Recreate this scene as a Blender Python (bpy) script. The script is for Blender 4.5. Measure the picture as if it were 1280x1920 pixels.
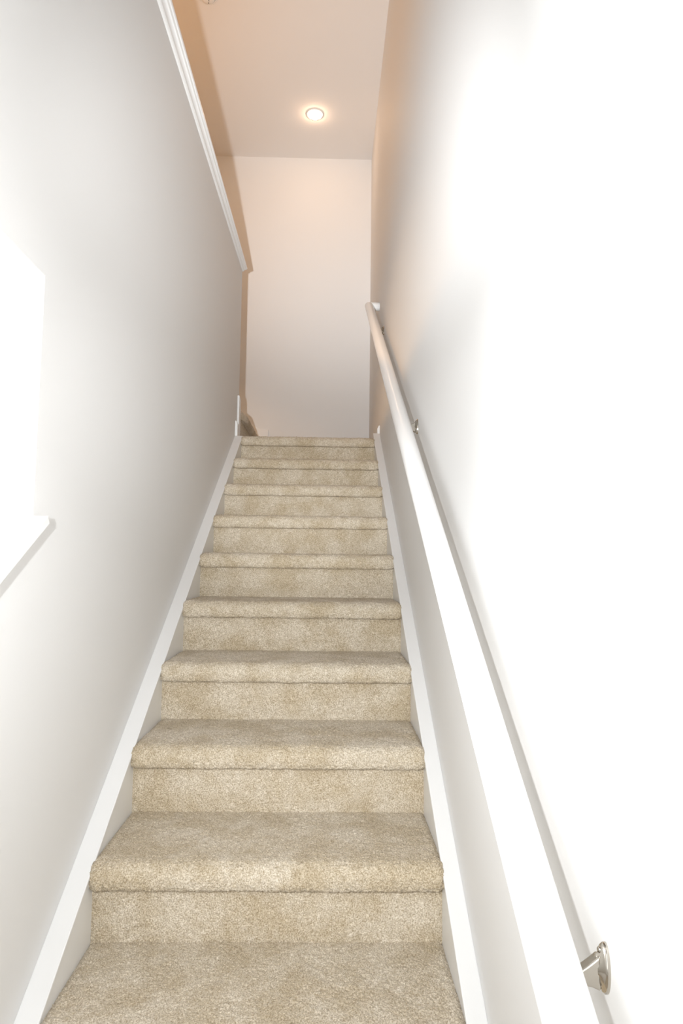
import bpy, bmesh, math
import numpy as np
from mathutils import Vector, Matrix

for o in list(bpy.data.objects):
    bpy.data.objects.remove(o, do_unlink=True)
scene = bpy.context.scene
COL = scene.collection

# ------------------------------------------------------------------ measures
RISE, RUN = 0.1767, 0.2854
SL = RISE / RUN
L, R = -0.4865, 0.2955            # inner faces of the two skirt boards
WL, WR = -0.5290, 0.3325          # faces of the two stairwell walls
EY, BY = 2.4368, 3.3951           # end of the left wall, landing's far wall
ZC = 4.0367                       # ceiling
LAND = 9 * RISE                   # landing level
FLOOR = -4 * RISE                 # lower hall floor
TH = 0.12                         # wall thickness
XW = -2.4                         # far left of the upper space
SKIRT_C = RISE - 0.008            # height of the skirt line at y = 0

# ------------------------------------------------------------------ camera
CAM = Vector((0.0254, -1.5345, 0.8359))
yaw, pitch, roll = 0.0211, 0.0820, 0.0125
cyw, syw, cp, sp = math.cos(yaw), math.sin(yaw), math.cos(pitch), math.sin(pitch)
fwd = Vector((syw * cp, cyw * cp, sp))
rgt = Vector((cyw, -syw, 0))
up = rgt.cross(fwd)
cr, sr = math.cos(roll), math.sin(roll)
r2, u2 = cr * rgt + sr * up, -sr * rgt + cr * up
cd = bpy.data.cameras.new('camera')
cam = bpy.data.objects.new('camera', cd)
COL.objects.link(cam)
m = Matrix((r2, u2, -fwd)).transposed().to_4x4()
m.translation = CAM
cam.matrix_world = m
cd.sensor_fit = 'VERTICAL'
cd.sensor_height = 36.0
cd.sensor_width = 24.0
cd.lens = 1229.017 / 1920.0 * 36.0
cd.clip_start = 0.01
scene.camera = cam

# ------------------------------------------------------------------ light
scene.view_settings.view_transform = 'Standard'
scene.view_settings.look = 'None'
scene.view_settings.gamma = 1.0
scene.view_settings.use_curve_mapping = False
scene.view_settings.exposure = 0.0

world = bpy.data.worlds.new('overcast_sky')
scene.world = world
world.use_nodes = True
bg = world.node_tree.nodes['Background']
bg.inputs['Color'].default_value = (0.93, 0.97, 1.0, 1)
bg.inputs['Strength'].default_value = 2.6

# the photographer's flash, on the left of the lens: a tall narrow core (upright flash head), wide beam and spill
for nm, kind, watts, cone, el, az in (('camera_flash', 'SPOT', 420.0, 40, 32, 5),
                                      ('camera_flash_core', 'SPOT', 155.0, 38, 13, 2),
                                      ('camera_flash_beam', 'SPOT', 66.0, 100, 8, 13),
                                      ('camera_flash_spill', 'POINT', 33.0, 0, 0, 0)):
    fd = bpy.data.lights.new(nm, kind)
    fd.energy = watts
    fd.color = (0.94, 0.97, 1.0)
    fd.shadow_soft_size = 0.022
    if kind == 'SPOT':
        fd.spot_size = math.radians(cone)
        fd.spot_blend = 1.0
    flash = bpy.data.objects.new(nm, fd)
    COL.objects.link(flash)
    flash.location = (-0.172, -1.50, 0.91)
    az, el = math.radians(az), math.radians(el)
    flash.rotation_euler = Vector((math.sin(az) * math.cos(el), math.cos(az) * math.cos(el), math.sin(el))).to_track_quat('-Z', 'Y').to_euler()

# unseen warm fill light added over the upper hall, left of the low wall
hd = bpy.data.lights.new('upper_hall_fill', 'AREA')
hd.shape = 'DISK'; hd.size = 0.14
hd.energy = 38.0
hd.spread = math.radians(100)
hd.color = (1.0, 0.56, 0.23)
hall = bpy.data.objects.new('upper_hall_fill', hd)
COL.objects.link(hall)
hall.location = (-1.6, 1.5, ZC - 0.02)

LAMP_COLOR = (1.0, 0.66, 0.42)
LAMP_STRENGTH = 72.0

# ------------------------------------------------------------------ materials
def new_mat(name, color, rough=0.5, spec=0.5, metal=0.0):
    mt = bpy.data.materials.new(name)
    mt.use_nodes = True
    nt = mt.node_tree
    b = nt.nodes['Principled BSDF']
    b.inputs['Base Color'].default_value = (*color, 1)
    b.inputs['Roughness'].default_value = rough
    b.inputs['Metallic'].default_value = metal
    b.inputs['Specular IOR Level'].default_value = spec
    return mt, nt, b

def noise_node(nt, scale, detail=2.0, rough=0.5):
    tc = nt.nodes.new('ShaderNodeNewGeometry')
    n = nt.nodes.new('ShaderNodeTexNoise')
    n.inputs['Scale'].default_value = scale
    n.inputs['Detail'].default_value = detail
    n.inputs['Roughness'].default_value = rough
    nt.links.new(tc.outputs['Position'], n.inputs['Vector'])
    return n

def add_bump(nt, b, n, strength, dist):
    bp = nt.nodes.new('ShaderNodeBump')
    bp.inputs['Strength'].default_value = strength
    bp.inputs['Distance'].default_value = dist
    nt.links.new(n.outputs['Fac'], bp.inputs['Height'])
    nt.links.new(bp.outputs['Normal'], b.inputs['Normal'])

M = {}
M['wall'], nt, b = new_mat('wall_paint', (0.80, 0.79, 0.775), 0.62, 0.25)
add_bump(nt, b, noise_node(nt, 260, 3), 0.05, 0.002)
M['ceiling'], nt, b = new_mat('ceiling_paint', (0.80, 0.78, 0.76), 0.85, 0.1)
add_bump(nt, b, noise_node(nt, 180, 3), 0.06, 0.002)
M['trim'], nt, b = new_mat('trim_paint', (0.86, 0.855, 0.84), 0.35, 0.4)
add_bump(nt, b, noise_node(nt, 90, 2), 0.02, 0.002)
M['rail'], nt, b = new_mat('rail_paint', (0.85, 0.84, 0.82), 0.24, 0.5)
add_bump(nt, b, noise_node(nt, 60, 2), 0.02, 0.002)
M['nickel'], nt, b = new_mat('polished_nickel', (0.56, 0.52, 0.46), 0.12, 0.5, 1.0)
add_bump(nt, b, noise_node(nt, 200, 1), 0.02, 0.001)
M['plastic'], nt, b = new_mat('white_plastic', (0.80, 0.79, 0.77), 0.45, 0.4)
add_bump(nt, b, noise_node(nt, 300, 1), 0.02, 0.001)
M['dark'], nt, b = new_mat('dark_plastic', (0.10, 0.09, 0.085), 0.5, 0.4)
add_bump(nt, b, noise_node(nt, 300, 1), 0.02, 0.001)
M['floor'], nt, b = new_mat('hall_floor', (0.42, 0.36, 0.28), 0.6, 0.3)
add_bump(nt, b, noise_node(nt, 120, 3), 0.2, 0.002)

M['timber'], nt, b = new_mat('rough_timber', (0.40, 0.28, 0.16), 0.8, 0.2)
add_bump(nt, b, noise_node(nt, 40, 4), 0.3, 0.003)

# lamp lens: gives off light
mt = bpy.data.materials.new('lamp_lens'); mt.use_nodes = True
nt = mt.node_tree; nt.nodes.remove(nt.nodes['Principled BSDF'])
em = nt.nodes.new('ShaderNodeEmission')
em.inputs['Color'].default_value = (*LAMP_COLOR, 1)
em.inputs['Strength'].default_value = LAMP_STRENGTH
nt.links.new(em.outputs[0], nt.nodes['Material Output'].inputs['Surface'])
M['lens'] = mt

# window glass: clear with a weak reflection
mt = bpy.data.materials.new('window_glass'); mt.use_nodes = True
nt = mt.node_tree; nt.nodes.remove(nt.nodes['Principled BSDF'])
tr = nt.nodes.new('ShaderNodeBsdfTransparent'); gl = nt.nodes.new('ShaderNodeBsdfGlossy')
gl.inputs['Roughness'].default_value = 0.02
fr = nt.nodes.new('ShaderNodeFresnel'); mx = nt.nodes.new('ShaderNodeMixShader')
nt.links.new(fr.outputs[0], mx.inputs[0]); nt.links.new(tr.outputs[0], mx.inputs[1])
nt.links.new(gl.outputs[0], mx.inputs[2]); nt.links.new(mx.outputs[0], nt.nodes['Material Output'].inputs['Surface'])
M['glass'] = mt

# carpet: beige cut pile, fine speckle over soft patches of brushed pile
M['carpet'], nt, b = new_mat('beige_carpet', (0.5, 0.42, 0.31), 0.95, 0.05)
fine = noise_node(nt, 330, 2, 0.6)
mid = noise_node(nt, 70, 3, 0.6)
patch = noise_node(nt, 9, 3, 0.55)
ra = nt.nodes.new('ShaderNodeValToRGB')
ra.color_ramp.elements[0].position = 0.33; ra.color_ramp.elements[0].color = (0.45, 0.365, 0.25, 1)
ra.color_ramp.elements[1].position = 0.66; ra.color_ramp.elements[1].color = (0.91, 0.825, 0.695, 1)
nt.links.new(fine.outputs['Fac'], ra.inputs['Fac'])
rb = nt.nodes.new('ShaderNodeValToRGB')
rb.color_ramp.elements[0].position = 0.38; rb.color_ramp.elements[0].color = (0.84, 0.80, 0.72, 1)
rb.color_ramp.elements[1].position = 0.60; rb.color_ramp.elements[1].color = (1.0, 1.0, 1.0, 1)
nt.links.new(patch.outputs['Fac'], rb.inputs['Fac'])
rc = nt.nodes.new('ShaderNodeValToRGB')
rc.color_ramp.elements[0].position = 0.36; rc.color_ramp.elements[0].color = (0.88, 0.86, 0.82, 1)
rc.color_ramp.elements[1].position = 0.62; rc.color_ramp.elements[1].color = (1.0, 1.0, 1.0, 1)
nt.links.new(mid.outputs['Fac'], rc.inputs['Fac'])
def mul(nt, a, c):
    x = nt.nodes.new('ShaderNodeMix'); x.data_type = 'RGBA'; x.blend_type = 'MULTIPLY'
    x.inputs[0].default_value = 1.0
    nt.links.new(a, x.inputs[6]); nt.links.new(c, x.inputs[7]); return x.outputs[2]
o1 = mul(nt, ra.outputs[0], rb.outputs[0])
o2 = mul(nt, o1, rc.outputs[0])
nt.links.new(o2, b.inputs['Base Color'])
add_bump(nt, b, fine, 0.55, 0.003)
b.inputs['Sheen Weight'].default_value = 0.15
b.inputs['Sheen Roughness'].default_value = 0.6

# ------------------------------------------------------------------ helpers
def link_mesh(name, me, mat, parent=None, smooth=False):
    me.materials.append(mat)
    if smooth:
        for f in me.polygons: f.use_smooth = True
    o = bpy.data.objects.new(name, me)
    COL.objects.link(o)
    if parent is not None:
        o.parent = parent
        o.matrix_parent_inverse = parent.matrix_world.inverted()
    return o

def bm_obj(name, bm, mat, parent=None, smooth=False):
    bmesh.ops.recalc_face_normals(bm, faces=bm.faces)
    me = bpy.data.meshes.new(name)
    bm.to_mesh(me); bm.free()
    return link_mesh(name, me, mat, parent, smooth)

def empty(name, loc):
    o = bpy.data.objects.new(name, None)
    o.empty_display_size = 0.1
    COL.objects.link(o)
    o.location = loc
    o.matrix_world = Matrix.Translation(loc)
    return o

def tag(o, label=None, cat=None, group=None, kind=None):
    if label: o['label'] = label
    if cat: o['category'] = cat
    if group: o['group'] = group
    if kind: o['kind'] = kind
    return o

def slab(loops, axis, a, c, bevel=0.0):
    """prism: 2-D outline (first loop) with holes (the others), spanning a..c along axis"""
    def p(u, v, t):
        return {'x': (t, u, v), 'y': (u, t, v), 'z': (u, v, t)}[axis]
    bm = bmesh.new()
    es = []
    for lp in loops:
        vs = [bm.verts.new(p(u, v, a)) for u, v in lp]
        for i in range(len(vs)):
            es.append(bm.edges.new((vs[i], vs[(i + 1) % len(vs)])))
    if len(loops) == 1:
        bm.faces.new(bm.verts)
    else:
        bmesh.ops.triangle_fill(bm, use_beauty=True, use_dissolve=True, edges=es)
    ext = bmesh.ops.extrude_face_region(bm, geom=list(bm.faces), use_keep_orig=True)
    d = {'x': (c - a, 0, 0), 'y': (0, c - a, 0), 'z': (0, 0, c - a)}[axis]
    bmesh.ops.translate(bm, verts=[v for v in ext['geom'] if isinstance(v, bmesh.types.BMVert)], vec=d)
    bmesh.ops.recalc_face_normals(bm, faces=bm.faces)
    if bevel:
        sharp = [e for e in bm.edges if len(e.link_faces) == 2 and e.calc_face_angle(0) > 0.3]
        bmesh.ops.bevel(bm, geom=sharp, offset=bevel, segments=2, profile=0.5, affect='EDGES', clamp_overlap=True)
    return bm

def rect(u0, u1, v0, v1):
    return [(u0, v0), (u1, v0), (u1, v1), (u0, v1)]

def lathe(profile, seg=40, axis='z'):
    """profile of (radius, height); axis z"""
    bm = bmesh.new()
    rings = []
    for r, h in profile:
        if r < 1e-6:
            rings.append([bm.verts.new((0, 0, h))])
        else:
            rings.append([bm.verts.new((r * math.cos(2 * math.pi * k / seg), r * math.sin(2 * math.pi * k / seg), h)) for k in range(seg)])
    for A, B in zip(rings, rings[1:]):
        for k in range(seg):
            q = (k + 1) % seg
            if len(A) == 1 and len(B) == 1: continue
            if len(A) == 1: bm.faces.new((A[0], B[k], B[q]))
            elif len(B) == 1: bm.faces.new((A[k], A[q], B[0]))
            else: bm.faces.new((A[k], A[q], B[q], B[k]))
    return bm

def struct(name, bm, mat):
    o = bm_obj(name, bm, mat)
    o['kind'] = 'structure'
    return o

# ------------------------------------------------------------------ shell
RAKE0 = 0.9215 - SL * (-0.2915)          # top of the window sill's rake line at y = 0
def rake(y): return RAKE0 + SL * y
YJ, YN, ZT = -0.2915, -1.02, 1.390
YU = 0.30                                 # where the low wall meets full-height wall
def cap_bottom(y): return 2.586 + 0.0385 * (y - 0.40)
def cap_top(y): return 2.645 + 0.0205 * (y - 0.44)
LOWC = 1.75                               # ceiling of the lower hall
YH, YR = -1.80, -3.20

outline = [(YR, FLOOR - 0.1), (EY, FLOOR - 0.1), (EY, cap_bottom(EY) + 0.006), (YU, cap_bottom(YU) + 0.02), (YU, ZC), (YH, ZC), (YH, LOWC), (YR, LOWC)]
opening = [(YJ, rake(YJ) - 0.004), (YJ, ZT), (YN, ZT), (YN, rake(YN) - 0.004)]
struct('wall_left', slab([outline, opening], 'x', WL - TH, WL), M['wall'])
struct('wall_right', slab([rect(YR, BY, FLOOR - 0.1, ZC)], 'x', WR, WR + TH), M['wall'])
struct('wall_back', slab([rect(XW - TH, WR + TH, 1.2, ZC + 0.1)], 'y', BY, BY + TH), M['wall'])
fill_door_hole = rect(-0.47, 0.27, FLOOR + 0.01, 1.40)
struct('wall_front', slab([rect(WL - TH, WR + TH, FLOOR - 0.1, LOWC), fill_door_hole], 'y', YR - TH, YR), M['wall'])
struct('wall_bulkhead', slab([rect(WL - TH, WR + TH, LOWC, ZC)], 'y', YH - TH, YH), M['wall'])
struct('wall_far_left', slab([rect(YU - TH, BY + TH, 1.2, ZC + 0.1)], 'x', XW - TH, XW), M['wall'])
struct('wall_upper_front', slab([rect(XW, WL - TH, 1.9, ZC)], 'y', YU - TH, YU), M['wall'])
struct('wall_stair_inner', slab([rect(XW, WL - TH, 1.2, 2.6)], 'y', EY - TH, EY), M['wall'])
struct('ceiling', slab([rect(XW, WR + TH, YU - TH, BY)], 'z', ZC, ZC + 0.1), M['ceiling'])
struct('ceiling_stairwell', slab([rect(WL - TH, WR + TH, YH - TH, YU - TH)], 'z', ZC, ZC + 0.1), M['ceiling'])
struct('ceiling_lower_hall', slab([rect(WL - TH, WR + TH, YR - TH, YH - TH)], 'z', LOWC, LOWC + 0.1), M['ceiling'])
struct('floor', slab([rect(WL, WR, YR, -1.05)], 'z', FLOOR - 0.05, FLOOR), M['floor'])
struct('floor_upper', slab([rect(XW, WL - TH, YU, EY - TH)], 'z', 1.95, 2.08), M['floor'])

# unseen glazed door behind the camera, added to let in frontal fill daylight
d1 = struct('fill_door_1', slab([rect(-0.47, 0.27, FLOOR + 0.01, 1.40), rect(-0.37, 0.17, FLOOR + 0.25, 1.28)], 'y', YR - 0.09, YR - 0.04), M['trim'])
bm_obj('pane', slab([rect(-0.37, 0.17, FLOOR + 0.25, 1.28)], 'y', YR - 0.07, YR - 0.064), M['glass'], d1)

# window with a raked sill in the left wall
w1 = struct('window_1', slab([[(YJ, rake(YJ)), (YJ, ZT), (YN, ZT), (YN, rake(YN))],
                              [(YJ - 0.03, rake(YJ - 0.03) + 0.036), (YJ - 0.03, ZT - 0.03), (YN + 0.03, ZT - 0.03), (YN + 0.03, rake(YN + 0.03) + 0.036)]],
                             'x', WL - TH + 0.005, WL - TH + 0.045), M['trim'])
bm_obj('pane', slab([[(YJ - 0.03, rake(YJ - 0.03) + 0.036), (YJ - 0.03, ZT - 0.03), (YN + 0.03, ZT - 0.03), (YN + 0.03, rake(YN + 0.03) + 0.036)]],
                    'x', WL - TH + 0.022, WL - TH + 0.028), M['glass'], w1)
ct, st = 1 / math.hypot(1, SL), SL / math.hypot(1, SL)
t = 0.019
e0 = (YJ + 0.0045, rake(YJ + 0.0045)); e1 = (e0[0] + t * st, e0[1] - t * ct)
n0 = (YN - 0.03, rake(YN - 0.03)); n1 = (n0[0] + t * st, n0[1] - t * ct)
bm_obj('window_sill', slab([[n1, e1, e0, n0]], 'x', WL - TH + 0.05, WL + 0.027, 0.0025), M['trim'], w1)

# moulded cap along the top of the low left wall
# profile: (outward from the wall face, 0 = lower edge .. 1 = upper edge)
prof = [(-TH - 0.02, 0.62), (-TH - 0.02, 1.0), (0.027, 1.0), (0.0305, 0.93), (0.0305, 0.80), (0.0285, 0.72), (0.0245, 0.70), (0.0235, 0.62)]
for k in range(7):
    a = k / 6 * math.pi / 2
    prof.append((0.0215 - 0.0115 * math.sin(a), 0.54 - 0.34 * (1 - math.cos(a))))
prof += [(0.0095, 0.13), (0.0060, 0.05), (0.0, 0.0), (0.0, 0.62)]
tr1 = bmesh.new()
ends = []
for y in (YU, EY + 0.010):
    zb, zt_ = cap_bottom(y), cap_top(y)
    ends.append([tr1.verts.new((WL + dx, y, zb + (zt_ - zb) * v)) for dx, v in prof])
for k in range(len(prof)):
    q = (k + 1) % len(prof)
    tr1.faces.new((ends[0][k], ends[0][q], ends[1][q], ends[1][k]))
tr1.faces.new(ends[0]); tr1.faces.new(ends[1][::-1])
struct('trim_1', tr1, M['trim'])

# baseboards on the landing
def base_profile(x, sgn, h, t=0.014):
    return [(x, LAND), (x + sgn * t, LAND), (x + sgn * t, LAND + h - 0.018), (x + sgn * t * 0.55, LAND + h - 0.004), (x + sgn * t * 0.35, LAND + h), (x, LAND + h)]
struct('baseboard_left', slab([base_profile(WL, 1, 0.095)], 'y', 2.302, 2.368), M['trim'])
struct('baseboard_right', slab([base_profile(WR, -1, 0.095)], 'y', 2.372, BY), M['trim'])
def base_back(h, t=0.014):
    return [(BY, LAND), (BY - t, LAND), (BY - t, LAND + h - 0.018), (BY - t * 0.55, LAND + h - 0.004), (BY, LAND + h)]
struct('baseboard_back', slab([base_back(0.095)], 'x', -0.434, WR), M['trim'])

# ------------------------------------------------------------------ carpet
def smooth_noise(rng, nx, ny, cell):
    gx, gy = nx // cell + 3, ny // cell + 3
    g = rng.standard_normal((gy, gx))
    ix = np.arange(nx) / cell; iy = np.arange(ny) / cell
    x0 = ix.astype(int); y0 = iy.astype(int); fx = ix - x0; fy = iy - y0
    fx = fx * fx * (3 - 2 * fx); fy = fy * fy * (3 - 2 * fy)
    A = g[np.ix_(y0, x0)]; B = g[np.ix_(y0, x0 + 1)]; C_ = g[np.ix_(y0 + 1, x0)]; D = g[np.ix_(y0 + 1, x0 + 1)]
    return (A * (1 - fx) + B * fx) * (1 - fy)[:, None] + (C_ * (1 - fx) + D * fx) * fy[:, None]

def carpet(name, path, a0, a1, ds, amp, parent, seed, axis='x', tuck=0.007, taper=None):
    """a sheet of pile: path (depth, height) swept from a0 to a1, tufts pushed out along the normal"""
    rng = np.random.default_rng(seed)
    P = np.array(path, float)
    seg = np.hypot(*np.diff(P, axis=0).T); s = np.concatenate([[0], np.cumsum(seg)])
    n = max(4, int(s[-1] / ds)); t = np.linspace(0, s[-1], n + 1)
    Y = np.interp(t, s, P[:, 0]); Z = np.interp(t, s, P[:, 1])
    ty, tz = np.gradient(Y), np.gradient(Z); ln = np.hypot(ty, tz); ty /= ln; tz /= ln
    nY, nZ = tz, -ty                       # outward for a path that runs back -> front -> down
    nx = max(4, int(abs(a1 - a0) / ds))
    X = np.linspace(a0, a1, nx + 1)
    ny = n + 1; nxx = nx + 1
    d = amp * (0.75 * rng.standard_normal((ny, nxx)) + 0.6 * smooth_noise(rng, nxx, ny, 3)).clip(-2, 2)
    bend = np.clip(np.abs(np.gradient(np.unwrap(np.arctan2(tz, ty)))) / ds * 0.03, 0, 1)
    d *= (1 + 0.4 * np.convolve(bend, np.ones(7) / 7, 'same'))[:, None]
    d += 0.0006 * smooth_noise(rng, nxx, ny, max(6, int(0.05 / ds)))
    edge = np.minimum(X - min(a0, a1), max(a0, a1) - X)
    d -= tuck * (np.clip(1 - edge / 0.016, 0, 1) ** 2)[None, :]
    jx = 0.3 * ds * rng.standard_normal((ny, nxx)).clip(-1, 1); jx[:, 0] = 0; jx[:, -1] = 0
    XX = X[None, :] + jx
    YY = Y[:, None] + nY[:, None] * d
    ZZ = Z[:, None] + nZ[:, None] * d
    if taper is not None:
        p0, lo, hi = taper              # the nosing dies away towards the wall end
        kk = np.sqrt(np.clip((XX - lo) / (hi - lo), 0.0, 1))
        YY = np.where(YY > p0, p0 + (YY - p0) * kk, YY)
    co = np.stack([XX, YY, ZZ] if axis == 'x' else [YY, XX, ZZ], -1).reshape(-1, 3).astype(np.float32)
    i = np.arange(ny - 1)[:, None] * nxx + np.arange(nxx - 1)[None, :]
    q = np.stack([i, i + 1, i + 1 + nxx, i + nxx], -1).reshape(-1, 4)
    if axis != 'x': q = q[:, ::-1]
    me = bpy.data.meshes.new(name)
    me.vertices.add(len(co)); me.vertices.foreach_set('co', co.ravel())
    me.loops.add(q.size); me.loops.foreach_set('vertex_index', q.ravel().astype(np.int32))
    me.polygons.add(len(q)); me.polygons.foreach_set('loop_start', np.arange(0, q.size, 4, dtype=np.int32))
    me.polygons.foreach_set('use_smooth', np.ones(len(q), bool))
    me.update(); me.validate()
    return link_mesh(name, me, M['carpet'], parent)

def nose(y, z, o=0.0):
    """round-nosed front edge, from the top of the tread down to the crease under the nose"""
    pts = []
    for k in range(11):
        a = math.pi / 2 + k / 10 * math.pi / 2
        pts.append((y + 0.006 + 0.037 * math.cos(a), z - 0.034 + 0.033 * math.sin(a)))
    pts += [(y - 0.0295, z - 0.046), (y - 0.0265, z - 0.0545), (y - 0.021, z - 0.0595), (y + 0.004, z - 0.0590)]
    return pts

stairs = tag(empty('staircase', (0, -1.2, FLOOR)), 'straight flight of beige carpeted stairs between white skirt boards', 'stairs')
for i in range(-2, 11):
    y, z = (i - 2) * RUN, (i - 1) * RISE
    near = math.hypot(y - CAM.y, z - CAM.z)
    vis = i >= 1
    ds = max(0.0021, near * 0.00105) if vis else 0.008
    amp = 0.0010 if vis else 0.0008
    yb = y + RUN if i < 10 else BY
    if i < 10:
        carpet('tread', [(yb + 0.012, z)] + nose(y, z), L, R, ds, amp, stairs, 100 + i)
    else:
        carpet('tread', [(y + 0.10, z)] + nose(y, z), L, R, ds, amp, stairs, 110)
    carpet('riser', [(y, z - 0.0560), (y, z - RISE - 0.006)], L, R, ds, amp * 0.9, stairs, 300 + i, tuck=0.003)
# hidden timber solid under the carpet, added to block light between the steps
body = [(-4 * RUN + 0.016, FLOOR)]
for i in range(-2, 11):
    y, z = (i - 2) * RUN + 0.016, (i - 1) * RISE - 0.016
    body += [(y, z), (y + RUN, z)]
body[-1] = (BY, LAND - 0.016)
body += [(BY, LAND - 0.3), (2.2, LAND - 0.3), (-0.6, FLOOR)]
bm_obj('stair_light_block', slab([body], 'x', L + 0.002, R - 0.002), M['timber'], stairs)
# landing carpet: the floor above the last riser
def grid_floor(name, x0, x1, y0, y1, z, parent=None):
    return carpet(name, [(y1, z), (y0, z)], x0, x1, 0.008, 0.001, parent, 77)
ld = grid_floor('floor_landing', WL, WR, 8 * RUN + 0.10, BY, LAND)
ld['kind'] = 'structure'

# skirt boards with a slightly proud top edge
for nm, xa, xb, yt, sg in (('skirt_board', WL, L, 2.303, 1), ('skirt_board', R, WR, 2.372, -1)):
    yb = -1.30
    xa, xb = (xa + 0.0003, xb) if sg > 0 else (xa, xb - 0.0003)
    def sk(y): return SKIRT_C + SL * y
    lp = [(yb, FLOOR), (yb, sk(yb)), (yt, sk(yt)), (yt + 0.010, LAND), (yt + 0.010, LAND - 0.30), (-0.9, FLOOR)]
    bd = bm_obj(nm, slab([lp], 'x', xa, xb, 0.0), M['trim'], stairs)
    hh = 0.007
    cap = [(yb, sk(yb) - hh), (yb, sk(yb) + 0.0005), (yt, sk(yt) + 0.0005), (yt + 0.006, sk(yt) - 0.008), (yt, sk(yt) - 0.012)]
    x1, x2 = (xa, xb + 0.003) if sg > 0 else (xa - 0.003, xb)
    bm_obj('top_edge', slab([cap], 'x', x1, x2, 0.002), M['trim'], bd)

# upper flight, turning left off the landing
up2 = tag(empty('upper_staircase', (-0.7, 2.9, LAND)), 'shadowed carpeted steps turning left off the landing', 'stairs')
RUN2 = 0.26
for k in range(3):
    x = -0.520 - k * RUN2
    z = LAND + (k + 1) * (RISE + 0.022 * (k == 0)) + (0.022 if k else 0)
    zb = LAND + k * RISE + (0.022 if k else 0)
    nz = [(2 * x - (px), pz) for px, pz in nose(x, z)]
    xe = x - RUN2 if k < 2 else XW + 0.004
    # mirrored path: runs from the back (smaller x) to the front (larger x), then down
    pth = [(xe, z)] + nz
    c = carpet('tread', pth, EY + 0.003, BY - 0.003, 0.0045, 0.0010, up2, 500 + k, axis='y', taper=(x - 0.012, EY + 0.0, EY + 0.13))
    c2 = carpet('riser', [(x, z - 0.0585), (x, zb)], EY + 0.003, BY - 0.003, 0.0045, 0.0009, up2, 520 + k, axis='y', tuck=0.003)
# skirts of the upper flight: on the end of the left wall and on the landing's far wall
zt = 1.852
sk2 = [(-1.15, LAND + 0.1), (WL + 0.004, LAND), (WL + 0.004, zt + 0.004), (WL - 0.01, zt + 0.016), (-1.15, zt + 0.016 + 0.62 * RISE / RUN2)]
bm_obj('skirt_board', slab([sk2], 'y', EY + 0.0015, EY + 0.030, 0.002), M['trim'], up2)
corner = [(2.370, LAND), (EY + 0.004, LAND), (EY + 0.004, 1.838), (EY - 0.010, 1.846), (2.370, 1.856)]
bm_obj('skirt_return', slab([corner], 'x', WL, WL + 0.012, 0.002), M['trim'], up2)
sk3 = [(-1.15, LAND + 0.1), (-0.434, LAND), (-0.434, 1.86), (-0.50, 1.86), (-1.15, 1.86 + 0.65 * RISE / RUN2)]
bm_obj('skirt_board', slab([sk3], 'y', BY - 0.014, BY - 0.0015, 0.002), M['trim'], up2)

# ------------------------------------------------------------------ handrail
RE, RA, RR, RS = 0.064, 0.931, 0.0268, 0.6222
XR = WR - RE
def rz(y): return RA + RS * y
YTOP, YBOT = 2.462, -1.30
rail = tag(empty('handrail', (WR, 0, rz(0))), 'round white handrail climbing the right wall on nickel brackets', 'handrail')
def tube_between(rings_fn, seg=32):
    pass
bm = bmesh.new()
SEG = 40
ln = math.hypot(1, RS); U = Vector((0, 1 / ln, RS / ln)); N = Vector((0, -RS / ln, 1 / ln))
def ring(bm, c, a, b):
    return [bm.verts.new(c + a * math.cos(2 * math.pi * k / SEG) + b * math.sin(2 * math.pi * k / SEG)) for k in range(SEG)]
def skin(bm, rings, cap0=True, cap1=True):
    for A, B in zip(rings, rings[1:]):
        for k in range(SEG):
            q = (k + 1) % SEG
            bm.faces.new((A[k], A[q], B[q], B[k]))
    if cap0: bm.faces.new(rings[0][::-1])
    if cap1: bm.faces.new(rings[-1])
# straight run, mitred at the top where it turns into the wall
X1 = Vector((1, 0, 0))
top_c = Vector((XR, YTOP, rz(YTOP)))
# at the mitre each fibre is lengthened or shortened by its own sideways offset
rings = []
for c in (Vector((XR, YBOT, rz(YBOT))), Vector((XR, 0.6, rz(0.6)))):
    rings.append(ring(bm, c, X1 * RR, N * RR))
mit = []
for k in range(SEG):
    a = 2 * math.pi * k / SEG
    off = X1 * (RR * math.cos(a)) + N * (RR * math.sin(a))
    mit.append(bm.verts.new(top_c + off - U * (RR * math.cos(a))))
rings.append(mit)
skin(bm, rings, True, False)
bm_obj('rail', bm, M['rail'], rail, True)
bm = bmesh.new()
A = []; B = []
for k in range(SEG):
    a = 2 * math.pi * k / SEG
    off = X1 * (RR * math.cos(a)) + N * (RR * math.sin(a))
    v = top_c + off - U * (RR * math.cos(a))
    A.append(bm.verts.new(v)); B.append(bm.verts.new(Vector((WR, v.y, v.z))))
skin(bm, [A, B], False, True)
ro = bm_obj('wall_return', bm, M['rail'], rail, True)

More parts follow.
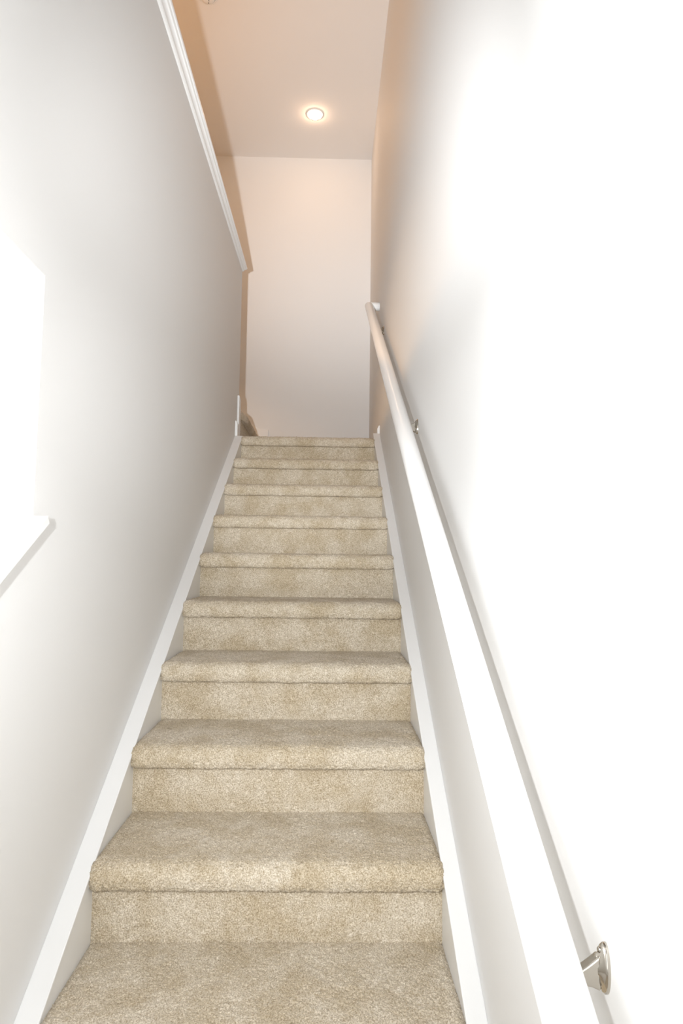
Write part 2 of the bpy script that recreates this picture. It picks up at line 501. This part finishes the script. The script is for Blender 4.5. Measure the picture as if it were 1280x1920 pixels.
def bracket(y, zc):
    # oval wall plate
    bm = bmesh.new()
    rs = []
    for s, h in ((1.0, 0.0), (1.0, 0.003), (0.90, 0.006), (0.62, 0.0085), (0.58, 0.012), (0.40, 0.014), (0.0, 0.0145)):
        if s == 0:
            v = bm.verts.new((WR - h, y, zc))
            for k in range(32): bm.faces.new((rs[-1][k], rs[-1][(k + 1) % 32], v))
        else:
            r_ = [bm.verts.new((WR - h, y + 0.0115 * s * math.cos(2 * math.pi * k / 32), zc + 0.0265 * s * math.sin(2 * math.pi * k / 32))) for k in range(32)]
            if rs:
                for k in range(32): bm.faces.new((rs[-1][k], rs[-1][(k + 1) % 32], r_[(k + 1) % 32], r_[k]))
            rs.append(r_)
    pl = bm_obj('bracket', bm, M['nickel'], rail, True)
    # arm: concave top, straight underside, rising to the saddle under the rail
    zu = rz(y) - RR * ln - 0.0015
    pts = []
    for k in range(10):
        u = k / 9
        pts.append((WR - 0.009 - u * (RE - 0.001), zc + 0.015 + u * (zu - zc - 0.015) - 0.009 * math.sin(u * math.pi)))
    pts += [(XR - 0.008, zu - 0.004), (XR + 0.014, zu - 0.0045), (WR - 0.018, zc - 0.017), (WR - 0.009, zc - 0.021)]
    bm = slab([pts], 'y', y - 0.0065, y + 0.0065, 0.0018)
    bm_obj('arm', bm, M['nickel'], pl, False)
    sd = slab([rect(XR - 0.011, XR + 0.011, y - 0.024, y + 0.024)], 'z', -0.0012, 0.0012, 0.0008)
    for v in sd.verts:
        v.co.z += rz(v.co.y) - RR * ln - 0.0008
    bm_obj('saddle', sd, M['nickel'], pl)
    for dz in (-0.0185, 0.0185):
        sc_ = lathe([(0, 0.0032), (0.0022, 0.0028), (0.0036, 0.0012), (0.0038, -0.002)], 14)
        for v in sc_.verts:
            x, yy, h = v.co
            v.co = (WR - 0.0066 - h, y + x, zc + dz + yy)
        bm_obj('screw', sc_, M['nickel'], pl, True)
for y, zc in ((-0.797, 0.408), (0.690, 1.318), (2.11, 2.180)):
    bracket(y, zc)

# ------------------------------------------------------------------ ceiling fittings
lx, ly = -0.106, 2.885
lamp = tag(empty('recessed_light', (lx, ly, ZC)), 'glowing round recessed downlight in the landing ceiling', 'light')
def placed(bm, x, y, z):
    bmesh.ops.translate(bm, verts=bm.verts, vec=(x, y, z)); return bm
bm_obj('trim_ring', placed(lathe([(0.048, -0.001), (0.048, -0.005), (0.053, -0.006), (0.060, -0.004), (0.063, 0.0)], 48), lx, ly, ZC), M['plastic'], lamp, True)
bm_obj('lens', placed(lathe([(0, -0.0300), (0.018, -0.0275), (0.033, -0.0205), (0.043, -0.0110), (0.048, -0.002)], 48), lx, ly, ZC), M['lens'], lamp, True)

sx, sy = -0.694, 1.937
sm = tag(empty('smoke_detector', (sx, sy, ZC)), 'small round white detector on the ceiling at the top edge', 'detector')
bm_obj('base', placed(lathe([(0.050, 0.0), (0.050, -0.010), (0.047, -0.012), (0.043, -0.012), (0.043, -0.004)], 40), sx, sy, ZC), M['plastic'], sm, True)
bm_obj('cover', placed(lathe([(0.0395, -0.002), (0.0395, -0.014), (0.037, -0.018), (0.02, -0.021), (0, -0.022)], 40), sx, sy, ZC), M['plastic'], sm, True)
for dx, dy in ((0.002, 0.022), (0.006, 0.006)):
    bm_obj('vent_dot', placed(lathe([(0.0035, 0.004), (0.0035, -0.0015), (0.0, -0.002)], 12), sx + dx, sy + dy, ZC - 0.0205), M['dark'], sm)
